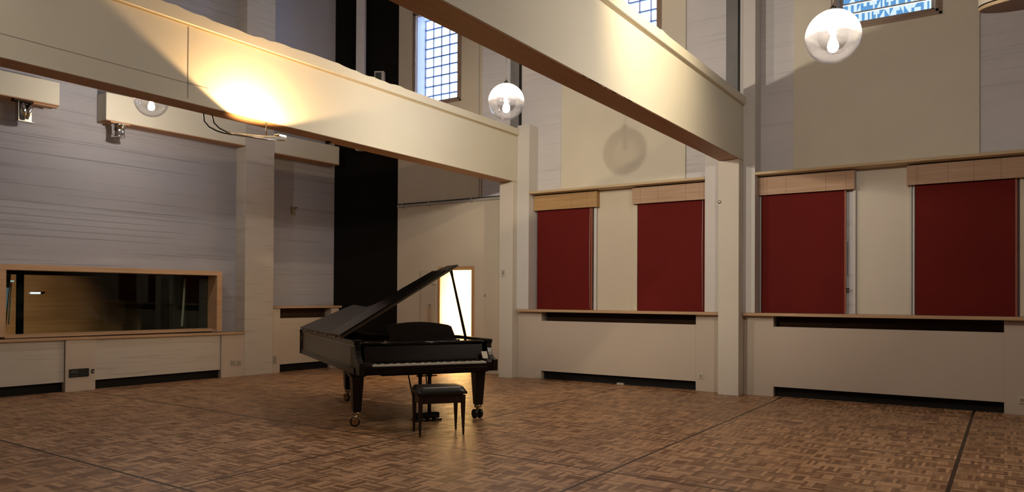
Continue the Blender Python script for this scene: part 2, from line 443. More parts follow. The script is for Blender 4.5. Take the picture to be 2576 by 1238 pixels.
# ---- left end wall: pilaster, boxes, low lining
tag(T(MB().box(3.015, 3.62, -.0, .3, 0, H).build('pilaster', 'brickish', bevel=.004)), 'wide board-lined pilaster right of the control window', 'pilaster', kind='structure')
def bulkhead(s0, s1, z0, z1, label):
    t = T(empty('bulkhead_box')); tag(t, label, 'bulkhead', kind='structure')
    MB().box(s0, s1, 0, .3, z0 + .012, z1).build('box_body', 'beam', t, bevel=.01)
    MB().box(s0, s1, .0, .3, z0, z0 + .012).build('underside_board', 'soffit', t)
    return t
bulkhead(-3.0, -.118, 4.235, 4.585, 'cream bulkhead box with bracket light at far left')
bulkhead(.55, 3.014, 4.16, 4.60, 'long cream bulkhead box above the control window')
bulkhead(3.622, 5.18, 4.13, 4.505, 'short cream bulkhead box beside the black panel')

t = T(empty('dado_lining')); tag(t, 'white board dado with black kick slot under the control window', 'dado', kind='structure')
MB().box(-5.0, -.01, .02, .1, .15, .79).build('lining_board', 'brickish', t)
MB().box(.43, 2.55, .02, .1, .145, .79).build('lining_board', 'brickish', t)
MB().box(-5.0, 2.56, .10, .3, 0, .79).build('kick_board', 'blackin', t)
MB().box(2.555, 3.013, 0, .3, 0, .76).build('end_board', 'white', t, bevel=.003)
t = T(empty('wall_post')); tag(t, 'short white post holding the black control unit', 'post', kind='structure')
MB().box(-.003, .427, -.01, .3, 0, .80).build('post_body', 'white', t, bevel=.003)

# window sill under control window
t = T(empty('window_sill')); tag(t, 'wooden sill running under the control room window', 'window sill')
m = MB(); m.prism([(-5.0, .80), (3.012, .758), (3.012, .80), (-5.0, .836)], 1, -.035, .31)
m.build('sill_board', 'sillx', t, bevel=.004)

# control window
t = T(empty('window_1')); struct(t, 'long wood framed control room window on the left wall', 'window')
s0, s1, z0, z1 = CW
m = MB()
m.box(s0 - .012, s1 + .10, -.02, .3, z1 + .0, z1 + .075)
m.box(s1, s1 + .10, -.02, .3, .825, z1)
m.box(s0 - .012, s0, -.02, .3, .845, z1)
m.box(s0 - .3, s0 - .012, -.02, .3, .85, z1 + .075)
m.build('window_frame', 'frame', t, bevel=.003)
MB().box(s0, s1, .30, .34, z1 - .06, z1 - .005).build('head_rail', 'darkin', t)
m = MB(); m.box(s0, s1, .02, .10, .83, .858); m.box(s0, s1, .14, .25, .835, .875)
m.build('lower_rail', 'sillx', t)
MB().box(s0, s1, .26, .27, .835, z1).build('window_pane', 'glasspane', t)
# control room behind it
t = T(empty('wall_back')); struct(t)
MB().box(-3.2, 2.35, 2.4, 2.45, 0, 2.8).build('wood_panelling', 'ctrlwood', t)
MB().box(2.35, 3.4, 2.38, 2.45, 0, 2.8).build('dark_lining', 'ctrldark', t)
MB().box(-3.25, -3.2, .55, 2.45, 0, 2.8).build('side_lining', 'ctrldark', t)
MB().box(3.4, 3.45, .55, 2.45, 0, 2.8).build('side_lining', 'ctrlgreen', t)
MB().box(-3.25, 3.45, .55, 2.45, 2.8, 2.85).build('ceiling_lining', 'ctrldark', t)
MB().box(-3.25, 3.45, .55, 2.45, -.05, 0.01).build('floor_lining', 'ctrldark', t)
def curtain(sa, sb, n, label, lean=0., mat='curtain'):
    m = MB(); N = 60; pts = []
    for i in range(N + 1):
        f = i / N; pts.append((sa + (sb - sa) * f, n + .035 * math.sin(f * 2 * PI * max(3, (sb - sa) * 9)) ))
    vs = [(p[0] - lean, p[1], .55) for p in pts] + [(p[0], p[1], 2.2) for p in pts] + [(p[0] - lean, p[1] + .012, .55) for p in pts] + [(p[0], p[1] + .012, 2.2) for p in pts]
    k = N + 1; fs = []
    for i in range(N):
        fs += [(i, i + 1, k + i + 1, k + i), (2 * k + i, 3 * k + i, 3 * k + i + 1, 2 * k + i + 1)]
    fs += [(0, k, 3 * k, 2 * k), (N, 2 * k + N, 3 * k + N, k + N)]
    m.add(vs, fs, True)
    return tag(T(m.build('curtain', mat)), label, 'curtain')
curtain(-.415, -.325, .65, 'dark grey curtain behind the control glass, left end')
curtain(2.02, 2.28, .75, 'dark gathered curtain behind the control glass, right end')
curtain(2.72, 3.0, .75, 'dark curtain edge beside the right jamb of control window')
for sa, lab in ((2.25, 'thin pale leaning board behind the control glass, left of two'), (2.78, 'thin pale leaning board behind the control glass, right of two')):
    m = MB(); m.prism([(sa - .07, .9), (sa - .035, .9), (sa + .035, 2.1), (sa, 2.1)], 1, .66, .68)
    tag(T(m.build('leaning_board', 'pil')), lab, 'board')
tag(T(MB().box(2.40, 2.70, 1.0, 1.04, .3, 2.3).build('acoustic_screen', 'ctrlgreen')), 'green grey screen standing in the control room', 'screen')
t = T(empty('computer_screen')); tag(t, 'tilted computer screens edge behind the far left of control glass', 'screen')
m = MB(); m.prism([(-.95, .9), (-.50, .9), (-.44, 1.75), (-.95, 1.75)], 1, .80, .83); m.build('screen_back', 'ctrlgreen', t)
m = MB(); m.prism([(-.62, 1.0), (-.52, 1.0), (-.47, 1.55), (-.60, 1.55)], 1, .785, .80); m.build('screen_face', emis('dim_screen', (.30, .48, .55), .16), t)
m = MB(); m.prism([(-.475, 1.0), (-.465, 1.0), (-.435, 1.62), (-.447, 1.62)], 1, .77, .80); m.build('screen_edge', 'pil', t)
t = T(empty('strip_lamp')); tag(t, 'small glowing blue-white strip lamp seen through the control glass', 'lamp')
MB().box(.40, .555, 2.32, 2.4, 1.455, 1.49).build('lamp_housing', 'pil', t)
MB().box(.40, .555, 2.31, 2.32, 1.468, 1.49).build('lamp_tube', emis('cool_tube', (.62, .9, 1.), 3.), t)
tag(T(MB().box(-.75, -.36, .9, .95, 1.645, 1.66).build('strip_lamp', emis('cool_tube_dim', (.45, .75, .9), .8))), 'thin blue lamp line at the top left of control glass', 'lamp')

# recess with cabinet between pilaster and black panel
t = T(empty('radiator_cabinet')); tag(t, 'white radiator cabinet under wooden top, left of the piano', 'radiator cover')
MB().box(3.622, 3.778, .0, .3, 0, 1.21).build('end_board', 'white', t, bevel=.003)
MB().box(5.0, 5.20, .0, .3, 0, 1.21).build('end_board', 'white', t, bevel=.003)
MB().box(3.778, 5.0, .01, .05, .915, 1.025).build('top_rail', 'white', t)
MB().box(3.778, 5.0, .012, .05, .15, .912).build('front_panel', 'white', t)
MB().box(3.778, 5.0, .2, .3, 0.0, 1.21).build('interior_board', 'darkin', t)
MB().box(3.778, 5.0, .1, .12, 0.0, .2).build('kick_board', 'blackin', t)
MB().box(3.622, 5.25, -.03, .3, 1.213, 1.258).build('wooden_top', 'sillx', t, bevel=.004)

# corner panel
p1, p2 = Vector((10.985, 11.655)), Vector((11.645, 10.468))
d = (p2 - p1).normalized(); nrm = Vector((-d.y, d.x))
if nrm.dot(-p1) < 0: nrm = -nrm
t = empty('corner_absorber', (p1.x, p1.y, 0), math.atan2(d.y, d.x)); tag(t, 'tall black acoustic panel across the room corner behind the piano', 'absorber')
Lp = (p2 - p1).length
MB().box(0, Lp, 0.0, .05, 0, H - .02).build('absorber_face', 'black', t)
o = MB().box(0, .175, -.13, -.005, 4.45, H - .02).build('upright_post', 'lilac', loc=(11.165, 11.19, 0), rotz=math.atan2(d.y, d.x))
o = tag(o, 'grey upright post in front of the black corner panel', 'post', kind='structure')
t = empty('wall_speaker', (11.40, 10.90, 5.85), math.atan2(d.y, d.x)); tag(t, 'small pale box on the black corner panel just above the beam', 'speaker')
MB().box(0, .20, -.13, -.005, 0, .24).build('speaker_case', 'pil', t, bevel=.004)
MB().box(.02, .15, -.134, -.129, .04, .21).build('speaker_front', 'devgrey', t)

# ---- upper windows (deep reveals, brown frames, daylight behind)
def upper_window(idx, w, label, lead=False):
    y0, y1, z0, z1 = w
    t = empty('window_%d' % idx, (XR, 0, 0)); struct(t, label, 'window')
    m = MB()
    for k, (dd, ww) in enumerate(((-.055, .045), (-.045, .085))):
        m.box(dd, .02, y0 - ww, y0 - ww + .042, z0 - ww, z1 + ww); m.box(dd, .02, y1 + ww - .042, y1 + ww, z0 - ww, z1 + ww)
        m.box(dd, .02, y0 - ww, y1 + ww, z0 - ww, z0 - ww + .042); m.box(dd, .02, y0 - ww, y1 + ww, z1 + ww - .042, z1 + ww)
    m.build('window_frame', 'brownframe', t, bevel=.004)
    m = MB(); e = .012
    m.box(0, .30, y0, y0 + e, z0, z1); m.box(0, .30, y1 - e, y1, z0, z1); m.box(0, .30, y0, y1, z0, z0 + e); m.box(0, .30, y0, y1, z1 - e, z1)
    m.build('window_reveal', 'reveal', t)
    xg = .27 if not lead else .12
    if not lead:
        MB().box(xg, xg + .008, y0 + e, y1 - e, z0 + e, z1 - e).build('window_pane', 'skypane', t)
        m = MB(); n, k = 5, 9
        for i in range(n + 1):
            y = y0 + e + (y1 - y0 - 2 * e) * i / n; m.box(xg - .015, xg + .02, y - .014, y + .014, z0, z1)
        m.build('upright_muntins', 'muntinpale', t); m = MB()
        for i in range(k + 1):
            z = z0 + e + (z1 - z0 - 2 * e) * i / k; m.box(xg - .022, xg + .02, y0, y1, z - .013, z + .013)
        m.build('cross_muntins', 'muntin', t)
    else:
        # inner grey frame and bars
        m = MB(); ii = .055
        m.box(xg - .03, xg + .02, y0, y0 + ii, z0, z1); m.box(xg - .03, xg + .02, y1 - ii, y1, z0, z1); m.box(xg - .03, xg + .02, y0, y1, z0, z0 + ii); m.box(xg - .03, xg + .02, y0, y1, z1 - ii, z1)
        z = z0 + ii
        rows = []
        while z < z1 - .2:
            rows.append((z + .012, z + .125)); z += .145
            m.box(xg - .012, xg + .012, y0, y1, z - .012, z + .006)
        m.build('glazing_bars', 'metalgrey', t)
        # abstract leaded pattern: pale pieces between blue ones
        random.seed(21); m = MB(); mb2 = MB()
        def piece(white, poly): (m if white else mb2).prism(poly, 0, xg, xg + .006)
        for (za, zb) in rows:
            y = y0 + ii; piece(False, [(y, za - .02), (y1 - ii, za - .02), (y1 - ii, za), (y, za)])
            while y < y1 - ii - .001:
                w_ = min(random.choice((.05, .065, .08)), y1 - ii - y); k = random.randrange(6); zm = (za + zb) / 2; ye = y + w_; ym = y + w_ * .55
                if k == 0: piece(True, [(y, za), (ye, za), (y, zb)]); piece(False, [(ye, za), (ye, zb), (y, zb)])
                elif k == 1: piece(False, [(y, za), (ym, za), (ym, zm), (y, zm)]); piece(True, [(y, zm), (ym, zm), (ym, zb), (y, zb)]); piece(True, [(ym, za), (ye, za), (ye, zb), (ym, zb)])
                elif k == 2: piece(True, [(y, za), (ye, za), (ye, zm), (y, zm)]); piece(False, [(y, zm), (ye, zm), (ym, zb), (y, zb)]); piece(True, [(ye, zm), (ye, zb), (ym, zb)])
                elif k == 3: piece(True, [(y, za), (ym, za), (ym, zb), (y, zb)]); piece(False, [(ym, za), (ye, za), (ye, zb), (ym, zb)])
                elif k == 5: piece(False, [(y, za), (ye, za), (ye, zm), (y, zm)]); piece(True, [(y, zm), (ym, zm), (ym, zb), (y, zb)]); piece(False, [(ym, zm), (ye, zm), (ye, zb), (ym, zb)])
                else: piece(True, [(y, za), (ye, zb), (y, zb)]); piece(False, [(y, za), (ye, za), (ye, zb)])
                y = ye
        m.build('pale_glass_pieces', glass('pale_leaded_glass', (.32, .325, .31), .05), t)
        mb2.build('blue_glass_pieces', 'blueglass', t)
    return t
upper_window(2, WIN[0], 'high daylit grid window above the doorway bay')
upper_window(3, WIN[1], 'high daylit grid window mostly hidden by the middle beam')
upper_window(4, WIN[2], 'high blue patterned window cut by the top of the picture', True)

# ---- glowing doorway
y0, y1, z0, z1 = DOOR
t = empty('door_1', (XR, 0, 0)); struct(t, 'wood lined doorway glowing from the bright lobby behind', 'doorway')
m = MB(); m.box(-.045, .3, y0 - .062, y0, 0, z1 + .055); m.box(-.045, .3, y1, y1 + .05, 0, z1 + .055); m.box(-.045, .3, y0, y1, z1, z1 + .055)
m.build('door_frame', 'orangewood', t, bevel=.003)
m = MB(); m.box(.3, 1.9, y0 - .9, y0 - .85, 0, 2.6); m.box(.3, 1.9, y1 + .5, y1 + .55, 0, 2.6); m.box(1.85, 1.9, y0 - .9, y1 + .55, 0, 2.6)
m.box(.3, 1.9, y0 - .9, y1 + .55, 2.6, 2.65); m.box(.3, 1.9, y0 - .9, y1 + .55, -.05, .004)
m.build('lobby_shell', 'doorwhite', t)
t = empty('door_leaf', (XR - .03, 9.40, 0)); tag(t, 'pale folded door leaf with wooden pull handle beside glowing doorway', 'door')
MB().box(-.045, 0, .06, .40, .01, 1.98).build('leaf_panel', 'doorleaf', t, bevel=.003)
MB().box(-.010, .0, .0, .06, .01, 1.98).build('hinge_strip', 'wall_cream', t)
m = MB(); m.tube([(-.085, .145, .55), (-.085, .145, 1.27)], .014); m.build('pull_handle', 'orangewood', t)
for zz in (.62, 1.285): MB().tube([(-.04, .145, zz), (-.092, .145, zz)], .012).build('handle_bracket', 'steel', t)
for yy in (.05, .22): MB().tube([(-.055, yy - .05, 1.70), (-.055, yy + .05, 1.70)], .011).build('hinge', 'metalgrey', t)

# ---- right wall bays: shelf, sill, radiator cover
def radiator(yL, yR, boardL, boardR, label):
    xf = 11.39
    t = empty('radiator_cover', (xf, (yL + yR) / 2, 0)); tag(t, label, 'radiator cover'); c = (yL + yR) / 2
    MB().box(0, .03, yR - c, yL - c, .148, 1.034).build('front_panel', 'white', t, bevel=.002)
    MB().box(0, .255, yL - c, boardL - c, 0, 1.19).build('end_board', 'white', t, bevel=.003)
    MB().box(0, .255, boardR - c, yR - c, 0, 1.19).build('end_board', 'white', t, bevel=.003)
    MB().box(.18, .22, yR - c, yL - c, .148, 1.19).build('back_board', 'darkin', t)
    MB().box(.10, .14, yR - c, yL - c, 0, .2).build('kick_board', 'blackin', t)
    return t
radiator(6.855, 4.035, 7.346, 3.604, 'white radiator cover under the two red blinds of the left bay')
radiator(2.85, 0.0, 3.286, -.62, 'large white radiator cover under the right bay blinds')
# return of the end boards round the columns
def sill(y0, y1, label):
    return tag(MB().box(11.275, XR, y0, y1, 1.191, 1.235).build('window_sill', 'sill', bevel=.006), label, 'window sill')
sill(3.604, 7.30, 'oak sill over the radiator cover of the left bay')
sill(-.62, 3.286, 'oak sill over the radiator cover of the right bay')
def shelf(y0, y1, label):
    return tag(MB().box(11.33, XR, y0, y1, 3.297, 3.337).build('pelmet_shelf', 'shelf', bevel=.003), label, 'shelf')
shelf(3.88, 7.10, 'narrow pale wood shelf above the blinds of the left bay')
shelf(-.62, 3.11, 'narrow pale wood shelf above the blinds of the right bay')

def pelmet(y0, y1, label, joints, warm=False):
    y0, y1 = min(y0, y1), max(y0, y1)
    mat = slatwood('reeded_pelmet_%d' % len(M), *(((.40, .24, .10), (.52, .33, .155)) if warm else ((.42, .27, .17), (.54, .37, .255))), joints)
    M[mat.name] = mat
    m = MB(); m.box(0, .02, y0, y1, 0, .267); m.box(.02, .12, y0, y0 + .018, 0, .267); m.box(.02, .12, y1 - .018, y1, 0, .267)
    return tag(m.build('pelmet', mat, loc=(11.50, 0, 3.008), bevel=.002), label, 'pelmet', group='reeded wood pelmets above the blinds')
pelmet(5.83, 7.09, 'golden reeded pelmet at the column end of the left bay', (6.02, 6.32), True)
pelmet(3.885, 5.172, 'pale reeded pelmet at the right end of left bay', (5.03, 4.72, 4.25, 4.02))
pelmet(1.768, 3.105, 'reeded pelmet beside the middle column pilaster, right bay', (2.98, 2.70, 2.15, 1.88))
pelmet(-.62, 1.111, 'long reeded pelmet above the darkest red blind', (1.0, .975, .62, .33, .03, -.33))

def blind(y0, y1, label, strip, cords):
    y0, y1 = min(y0, y1), max(y0, y1)
    t = empty('roller_blind', (11.575, 0, 1.237)); tag(t, label, 'blind', group='red roller blinds')
    MB().box(-.004, .0, y0 + .012, y1, .012, 1.95).build('blind_cloth', 'red', t)
    m = MB(); m.tube([(0, y0 + .012, 1.93), (0, y1, 1.93)], .028); m.build('roller', 'metalgrey', t)
    MB().box(-.010, .006, y0 + .012, y1, 0, .02).build('bottom_bar', 'red', t)
    MB().box(-.014, .004, y0 - .012, y0 + .010, 0, 1.94).build('edge_rail', strip, t)
    if cords:
        m = MB()
        for q in cords: m.tube([(-.012, q, .03), (-.012, q + .008, 1.0), (-.012, q, 1.9)], .0045, 6)
        m.build('pull_cord', 'plastic', t)
    return t
blind(5.955, 7.06, 'red roller blind next to the column and pilaster, left bay', 'redrail', (5.985,))
blind(3.93, 5.10, 'red roller blind at the right end of left bay', 'redrail', (3.99,))
blind(1.90, 3.075, 'red roller blind just right of the middle column', 'redrail', None)
blind(-.13, 1.014, 'darkest red roller blind at the right edge of picture', 'redrail', None)
# slim uprights flanking the blinds
for i, (a, b, mat) in enumerate(((5.875, 5.925, 'pil'), (5.115, 5.205, 'wall_cream'), (3.885, 3.92, 'wall_cream'), (3.085, 3.105, 'pil'), (1.765, 1.80, 'pil'), (1.022, 1.045, 'pil'), (1.058, 1.078, 'pil'), (-.22, -.17, 'wall_cream'))):
    struct(MB().box(11.585, XR, a, b, 1.236, 3.296).build('trim_%d' % (10 + i), mat, bevel=.003))
struct(MB().box(11.62, XR, 5.21, 5.87, 1.236, 3.296).build('trim_8', 'wall_cream'))
struct(MB().box(11.63, XR, 1.085, 1.76, 1.236, 3.296).build('trim_9', 'column'))
tag(MB().lathe([(0, .012), (.02, .012), (.026, 0), (.02, -.012), (0, -.012)], 14).build('blind_catch', 'devblack', loc=(11.565, 1.868, 1.593)), 'small dark catch at the edge of third red blind', 'catch')
tag(MB().box(0, .010, -.004, .004, -.25, .22).build('blind_bracket', 'devblack', loc=(11.60, 1.874, 2.05)), 'thin black strip along the right edge of third red blind', 'strip')

# ---- picture rail and cable
t = empty('wall_rail', (11.62, 0, 3.32)); tag(t, 'grey metal rail crossing the wall above the doorway', 'rail')
MB().box(-.03, 0, 7.66, 10.46, -.035, .012).build('rail_body', 'metalgrey', t, bevel=.003)
MB().box(-.034, 0, 7.66, 10.46, .022, .034).build('rail_cable', 'cable', t)
for y in (8.55, 9.6, 10.3): MB().box(-.038, 0, y, y + .03, -.05, .045).build('rail_clip', 'metalgrey', t)
tag(MB().box(-.012, 0, -.008, .008, 0, 3.0).build('cable_conduit', 'metalgrey', loc=(11.62, 8.40, 3.355)), 'thin vertical cable running up from the wall rail', 'cable')

# ---- sockets, switches, small fittings
def socket(loc, rz, w, h, label, mat='plastic', group=None, name='wall_socket', cat='socket'):
    t = empty(name, loc, rz); tag(t, label, cat, group)
    MB().box(-w / 2, w / 2, -.012, 0, -h / 2, h / 2).build('cover_plate', mat, t, bevel=.004)
    MB().box(-w * .28, w * .28, -.014, -.011, -h * .28, h * .28).build('socket_insert', 'plasticdk', t, bevel=.002)
    return t
socket(EW(2.79, 0, .25), TH, .085, .09, 'left socket of the pair below the control window sill', 'metalgrey')
socket(EW(2.905, 0, .242), TH, .085, .09, 'right socket of the pair below the control window sill', 'metalgrey')
socket(EW(3.66, 0, .25), TH, .07, .14, 'tall double socket at the foot of radiator cabinet', 'plasticdk')
socket((11.39, 3.95, .235), -PI / 2, .085, .085, 'square socket on the white board left of middle column')
socket((11.39, -.19, .19), -PI / 2, .085, .085, 'faint socket on the white board at far right edge')
socket((11.20, 7.545, 1.885), -PI / 2, .09, .14, 'white switch box on the column nearest the piano', name='wall_switch', cat='switch')
socket((11.62, 8.25, 1.48), -PI / 2, .03, .05, 'tiny plate on the wall right of the glowing doorway', 'plasticdk', name='wall_plate', cat='wall plate')
tag(MB().lathe([(0, .02), (.02, .02), (.026, .01), (.026, 0), (0, 0)], 16).build('wall_screw', 'steel', loc=(11.13, 3.58, 2.90)), 'round steel eye screw on the middle column', 'screw')
bpy.data.objects['wall_screw'].rotation_euler = (0, -PI / 2, 0)
t = empty('control_unit', EW(.19, -.01, .275), TH); tag(t, 'black control unit with display on the short white post', 'control unit')
MB().box(-.142, .138, -.014, 0, -.062, .062).build('unit_case', 'devblack', t, bevel=.003)
MB().box(-.125, -.02, -.016, -.013, .0, .045).build('display', 'devgrey', t)
for i in range(4): MB().box(-.12 + i * .027, -.10 + i * .027, -.018, -.013, -.045, -.03).build('button', 'devgrey', t)
MB().box(.02, .03, -.018, -.013, -.03, .04).build('slider', 'devgrey', t); MB().box(.06, .07, -.018, -.013, -.04, .03).build('slider', 'devgrey', t)
t = empty('wall_switch', EW(.385, -.01, .285), TH); tag(t, 'small black rocker switch beside the control unit', 'switch')
MB().box(-.02, .02, -.012, 0, -.03, .03).build('switch_plate', 'devblack', t); MB().box(-.008, .008, -.02, -.01, -.014, .006).build('rocker', 'plastic', t)
tag(MB().box(-.06, .06, -.02, .02, 0, .03).build('pipe_fitting', 'metalgrey', loc=(11.46, 5.35, 0), rotz=PI / 2), 'small grey fitting in the dark slot under left bay radiator', 'fitting')
# hook on the recessed wall
t = empty('wall_bracket', EW(4.27, .3, 3.15), TH); tag(t, 'small brown metal bracket on the recessed wall left of black panel', 'bracket')
m = MB(); m.prism([(-.045, .06), (.03, .06), (.0, -.07), (-.03, -.06)], 1, -.03, 0); m.build('bracket_plate', 'brass', t)
m = MB(); m.tube([(.0, -.03, .02), (.05, -.04, .045), (.075, -.04, .045)], .008); m.build('hook', 'darkin', t)
m = MB(); m.tube([(.01 + .022 * math.cos(a * PI / 8), -.035, -.085 + .022 * math.sin(a * PI / 8)) for a in range(17)], .006, 8); m.build('ring', 'brass', t)

# lights hung beneath the bulkhead boxes
t = empty('bracket_light', EW(-.55, .02, 4.235), TH); tag(t, 'steel bracket lamp hanging under the far left bulkhead box', 'lamp')
m = MB(); m.box(-.10, .11, .10, .108, -.31, -.01); m.box(-.10, -.092, -.0, .108, -.31, -.01); m.box(-.10, .11, .0, .108, -.31, -.302)
m.build('bracket_frame', 'steel', t, bevel=.002)
m = MB(); m.tube([(-.04, .03, -.04), (-.0, .05, -.26)], [.045, .03], 14); m.tube([(.07, .03, -.04), (.02, .05, -.26)], [.04, .028], 14)
m.build('lamp_barrel', 'chrome', t)
MB().box(-.16, .07, -.01, .10, -.03, 0).build('mounting_rail', 'darkin', t)
MB().box(.1, .42, .02, .09, -.025, 0).build('track_arm', 'soffit', t)
t = empty('chrome_spotlight', EW(.76, .05, 4.16), TH); tag(t, 'chrome cylinder spotlight under the long bulkhead box', 'lamp')
m = MB(); m.lathe([(0, -.02), (.10, -.02), (.105, -.03), (.10, -.055), (.092, -.06), (.092, -.20), (.10, -.205), (.10, -.225), (.085, -.23), (0, -.22)], 28); m.build('lamp_barrel', 'chrome', t)
MB().box(-.14, .16, -.05, .05, -.02, 0).build('mounting_plate', 'soffit', t)

# ---- floodlight on the lit beam
t = empty('beam_floodlight', (5.502, 7.05, 3.30)); tag(t, 'slim warm floodlight arm with two cables under the lit beam', 'floodlight')
m = MB(); m.tube([(-.40, .02, -.085), (.10, .02, -.03), (.30, .02, .0)], .012, 8); m.tube([(-.37, -.07, -.10), (.05, -.07, -.075), (.32, -.03, -.035)], .012, 8)
m.tube([(-.40, .02, -.085), (-.37, -.07, -.10)], .012, 8); m.build('lamp_arm', 'steel', t)
m = MB(); m.prism([(.02, -.07), (.33, -.035), (.35, -.01), (.30, .0), (.02, -.045)], 1, -.06, .03); m.build('lamp_housing', 'metalgrey', t, bevel=.008)
m = MB(); m.box(.25, .36, -.03, .06, .0, .03); m.build('end_clamp', 'steel', t, bevel=.004)
m = MB(); m.tube([(.33, .03, .0), (.36, .33, .05), (.36, .34, .228)], .010, 8); m.build('mounting_rod', 'devgrey', t)
m = MB()
m.tube([(-.33, .56, .226), (-.36, .50, .12), (-.42, .32, .02), (-.45, .14, -.05), (-.43, .05, -.08), (-.38, .02, -.085)], .0075, 8)
m.tube([(-.22, .56, .226), (-.25, .48, .12), (-.32, .28, .02), (-.37, .06, -.06), (-.37, -.06, -.098)], .0075, 8)
m.build('cable', 'cable', t)
MB().lathe([(0, -.012), (.014, -.01), (.014, 0), (0, 0)], 12, (9.35, -.045, 0)).build('soffit_screw', 'chrome', bA)
MB().lathe([(0, -.03), (.04, -.025), (.05, 0), (0, 0)], 16, (7.04, .105, 0)).build('soffit_fixing', 'devblack', bA)
# chipped beads on the lower edge of the middle beam
random.seed(5); m = MB()
for i in range(16):
    x = 6.15 + random.random() * 1.1; w = .02 + .05 * random.random()
    m.prism([(x, .0), (x + w, .0), (x + w * .7, .02 + .012 * random.random()), (x + w * .2, .016)], 1, -.1575, -.150)
m.build('chipped_edge', 'darkin', bB)

# ---- round wooden drum, top right
DRUM_C = Vector((9.257, -.30, 4.485)); DRUM_N = Vector((.19, -.0112, -.9817))
t = empty('ceiling_drum', DRUM_C); t.rotation_euler = (-DRUM_N).to_track_quat('Z', 'Y').to_euler(); tag(t, 'tilted round drum with dark wooden underside cut by the top right corner', 'ceiling drum')

# ---- globe pendants
def sphere_prof(r, a0, a1, n): return [(r * math.sin(a0 + (a1 - a0) * i / n), r * math.cos(a0 + (a1 - a0) * i / n)) for i in range(n + 1)]
BULB = emis('bulb_glow', (1., .93, .80), 45., True)
def make_globe(loc, label, bulb_s=1., r=.23):
    t = empty('globe_pendant', loc); tag(t, label, 'pendant lamp', group='clear glass globe pendants')
    MB().lathe(sphere_prof(r, .10, PI, 40), 56).build('glass_globe', 'globe', t)
    m = MB(); m.lathe([(0, r + .035), (.012, r + .035), (.025, r + .025), (.027, r - .002), (.02, r - .01), (.0, r - .01)], 20); m.build('cap', 'cable', t)
    m = MB(); m.tube([(0, 0, r + .03), (0, 0, H - loc[2])], .005, 8); m.build('cord', 'cable', t)
    m = MB(); m.lathe([(0, r - .01), (.012, r - .01), (.012, .06), (.02, .055), (.02, .01), (0, .01)], 16); m.build('lamp_holder', 'chrome', t)
    m = MB(); m.lathe([(0, .015), (.018, .012), (.024, -.02), (.042, -.06), (.047, -.09), (.036, -.122), (.015, -.136), (0, -.138)], 24); m.build('bulb', BULB, t)
    return t
G1 = make_globe((6.98, 1.247, 3.74), 'glaring glass globe lamp hanging below the blue patterned window')
G2 = copy_tree(G1); G2.location = (7.88, 5.28, 3.93); G2['label'] = 'clear glass globe lamp hanging between the two beams'
G3 = copy_tree(G1); G3.location = (6.14, 10.27, 4.25); G3['label'] = 'clear glass globe lamp half hidden behind the lit beam at left'
G4 = copy_tree(G1); G4.location = (1.0, 5.2, 3.92); G4['label'] = 'added clear glass globe lamp nearer the camera between the two beams, out of view above'  # extra globe added to light the left part of the beam
G5 = copy_tree(G1); G5.location = (1.90, 1.20, 3.80); G5['label'] = 'added clear glass globe lamp over the near floor, out of view above'  # extra unseen globe added as light for the near floor

# ------------------------------------------------------------------ grand piano
PH = math.radians(-31.26); PO = (5.773, 5.732, 0.)
piano = empty('grand_piano', PO, PH); tag(piano, 'black concert grand piano with raised lid standing on the parquet', 'piano')
W_, Tt = 1.618, 3.49
def catmull(pts, n=8):
    out = []
    for i in range(len(pts) - 1):
        p0 = Vector(pts[max(i - 1, 0)]); p1 = Vector(pts[i]); p2 = Vector(pts[i + 1]); p3 = Vector(pts[min(i + 2, len(pts) - 1)])
        for k in range(n):
            t = k / n
            out.append(.5 * ((2 * p1) + (p2 - p0) * t + (2 * p0 - 5 * p1 + 4 * p2 - p3) * t * t + (3 * p1 - p0 - 3 * p2 + p3) * t ** 3))
    out.append(Vector(pts[-1])); return [(p.x, p.y) for p in out]
# plan outline: front left -> tail -> concave bent side -> front right
bent = catmull([(0, Tt - .03), (.02, Tt - .01), (.32, 3.08), (.60, 2.70), (.655, 2.52), (.64, 2.1), (.635, 1.75), (.73, 1.53), (1.0, 1.43), (1.35, 1.35), (1.55, 1.25), (W_, 1.12)], 6)
def offset(path, dd):
    res = []
    for i, p in enumerate(path):
        a = Vector(path[max(i - 1, 0)]); b = Vector(path[min(i + 1, len(path) - 1)])
        d = (b - a).normalized(); n = Vector((-d.y, d.x)); res.append((p[0] + n.x * dd, p[1] + n.y * dd))
    return res
outer = [(0, .19)] + bent + [(W_, .19)]
def band(o_out, o_in, z0, z1):
    m = MB(); n = len(o_out)
    vs = [(x, y, z0) for x, y in o_out] + [(x, y, z1) for x, y in o_out] + [(x, y, z0) for x, y in o_in] + [(x, y, z1) for x, y in o_in]
    fs = []
    for i in range(n - 1):
        fs += [(i, i + 1, n + i + 1, n + i), (2 * n + i, 3 * n + i, 3 * n + i + 1, 2 * n + i + 1), (n + i, n + i + 1, 3 * n + i + 1, 3 * n + i), (i, 2 * n + i, 2 * n + i + 1, i + 1)]
    fs += [(0, n, 3 * n, 2 * n), (n - 1, 3 * n - 1, 4 * n - 1, 2 * n - 1)]
    return m.add(vs, fs)
band(outer, offset(outer, -.045), .66, .925).build('case_rim', 'pianoside', piano)
band(offset(outer, .014), offset(outer, -.045), .60, .662).build('bottom_moulding', 'pianosatin', piano)
band(offset(outer, .006), offset(outer, -.03), .662, .676).build('case_bead', 'piano', piano)
band(offset(outer, .012), offset(outer, -.05), .915, .955).build('top_moulding', 'pianosatin', piano)
band(offset(outer, .004), offset(outer, -.03), .898, .915).build('case_bead', 'piano', piano)
ins = offset(outer, -.04)
MB().prism(ins, 2, .605, .64).build('bottom_board', 'pianosatin', piano)
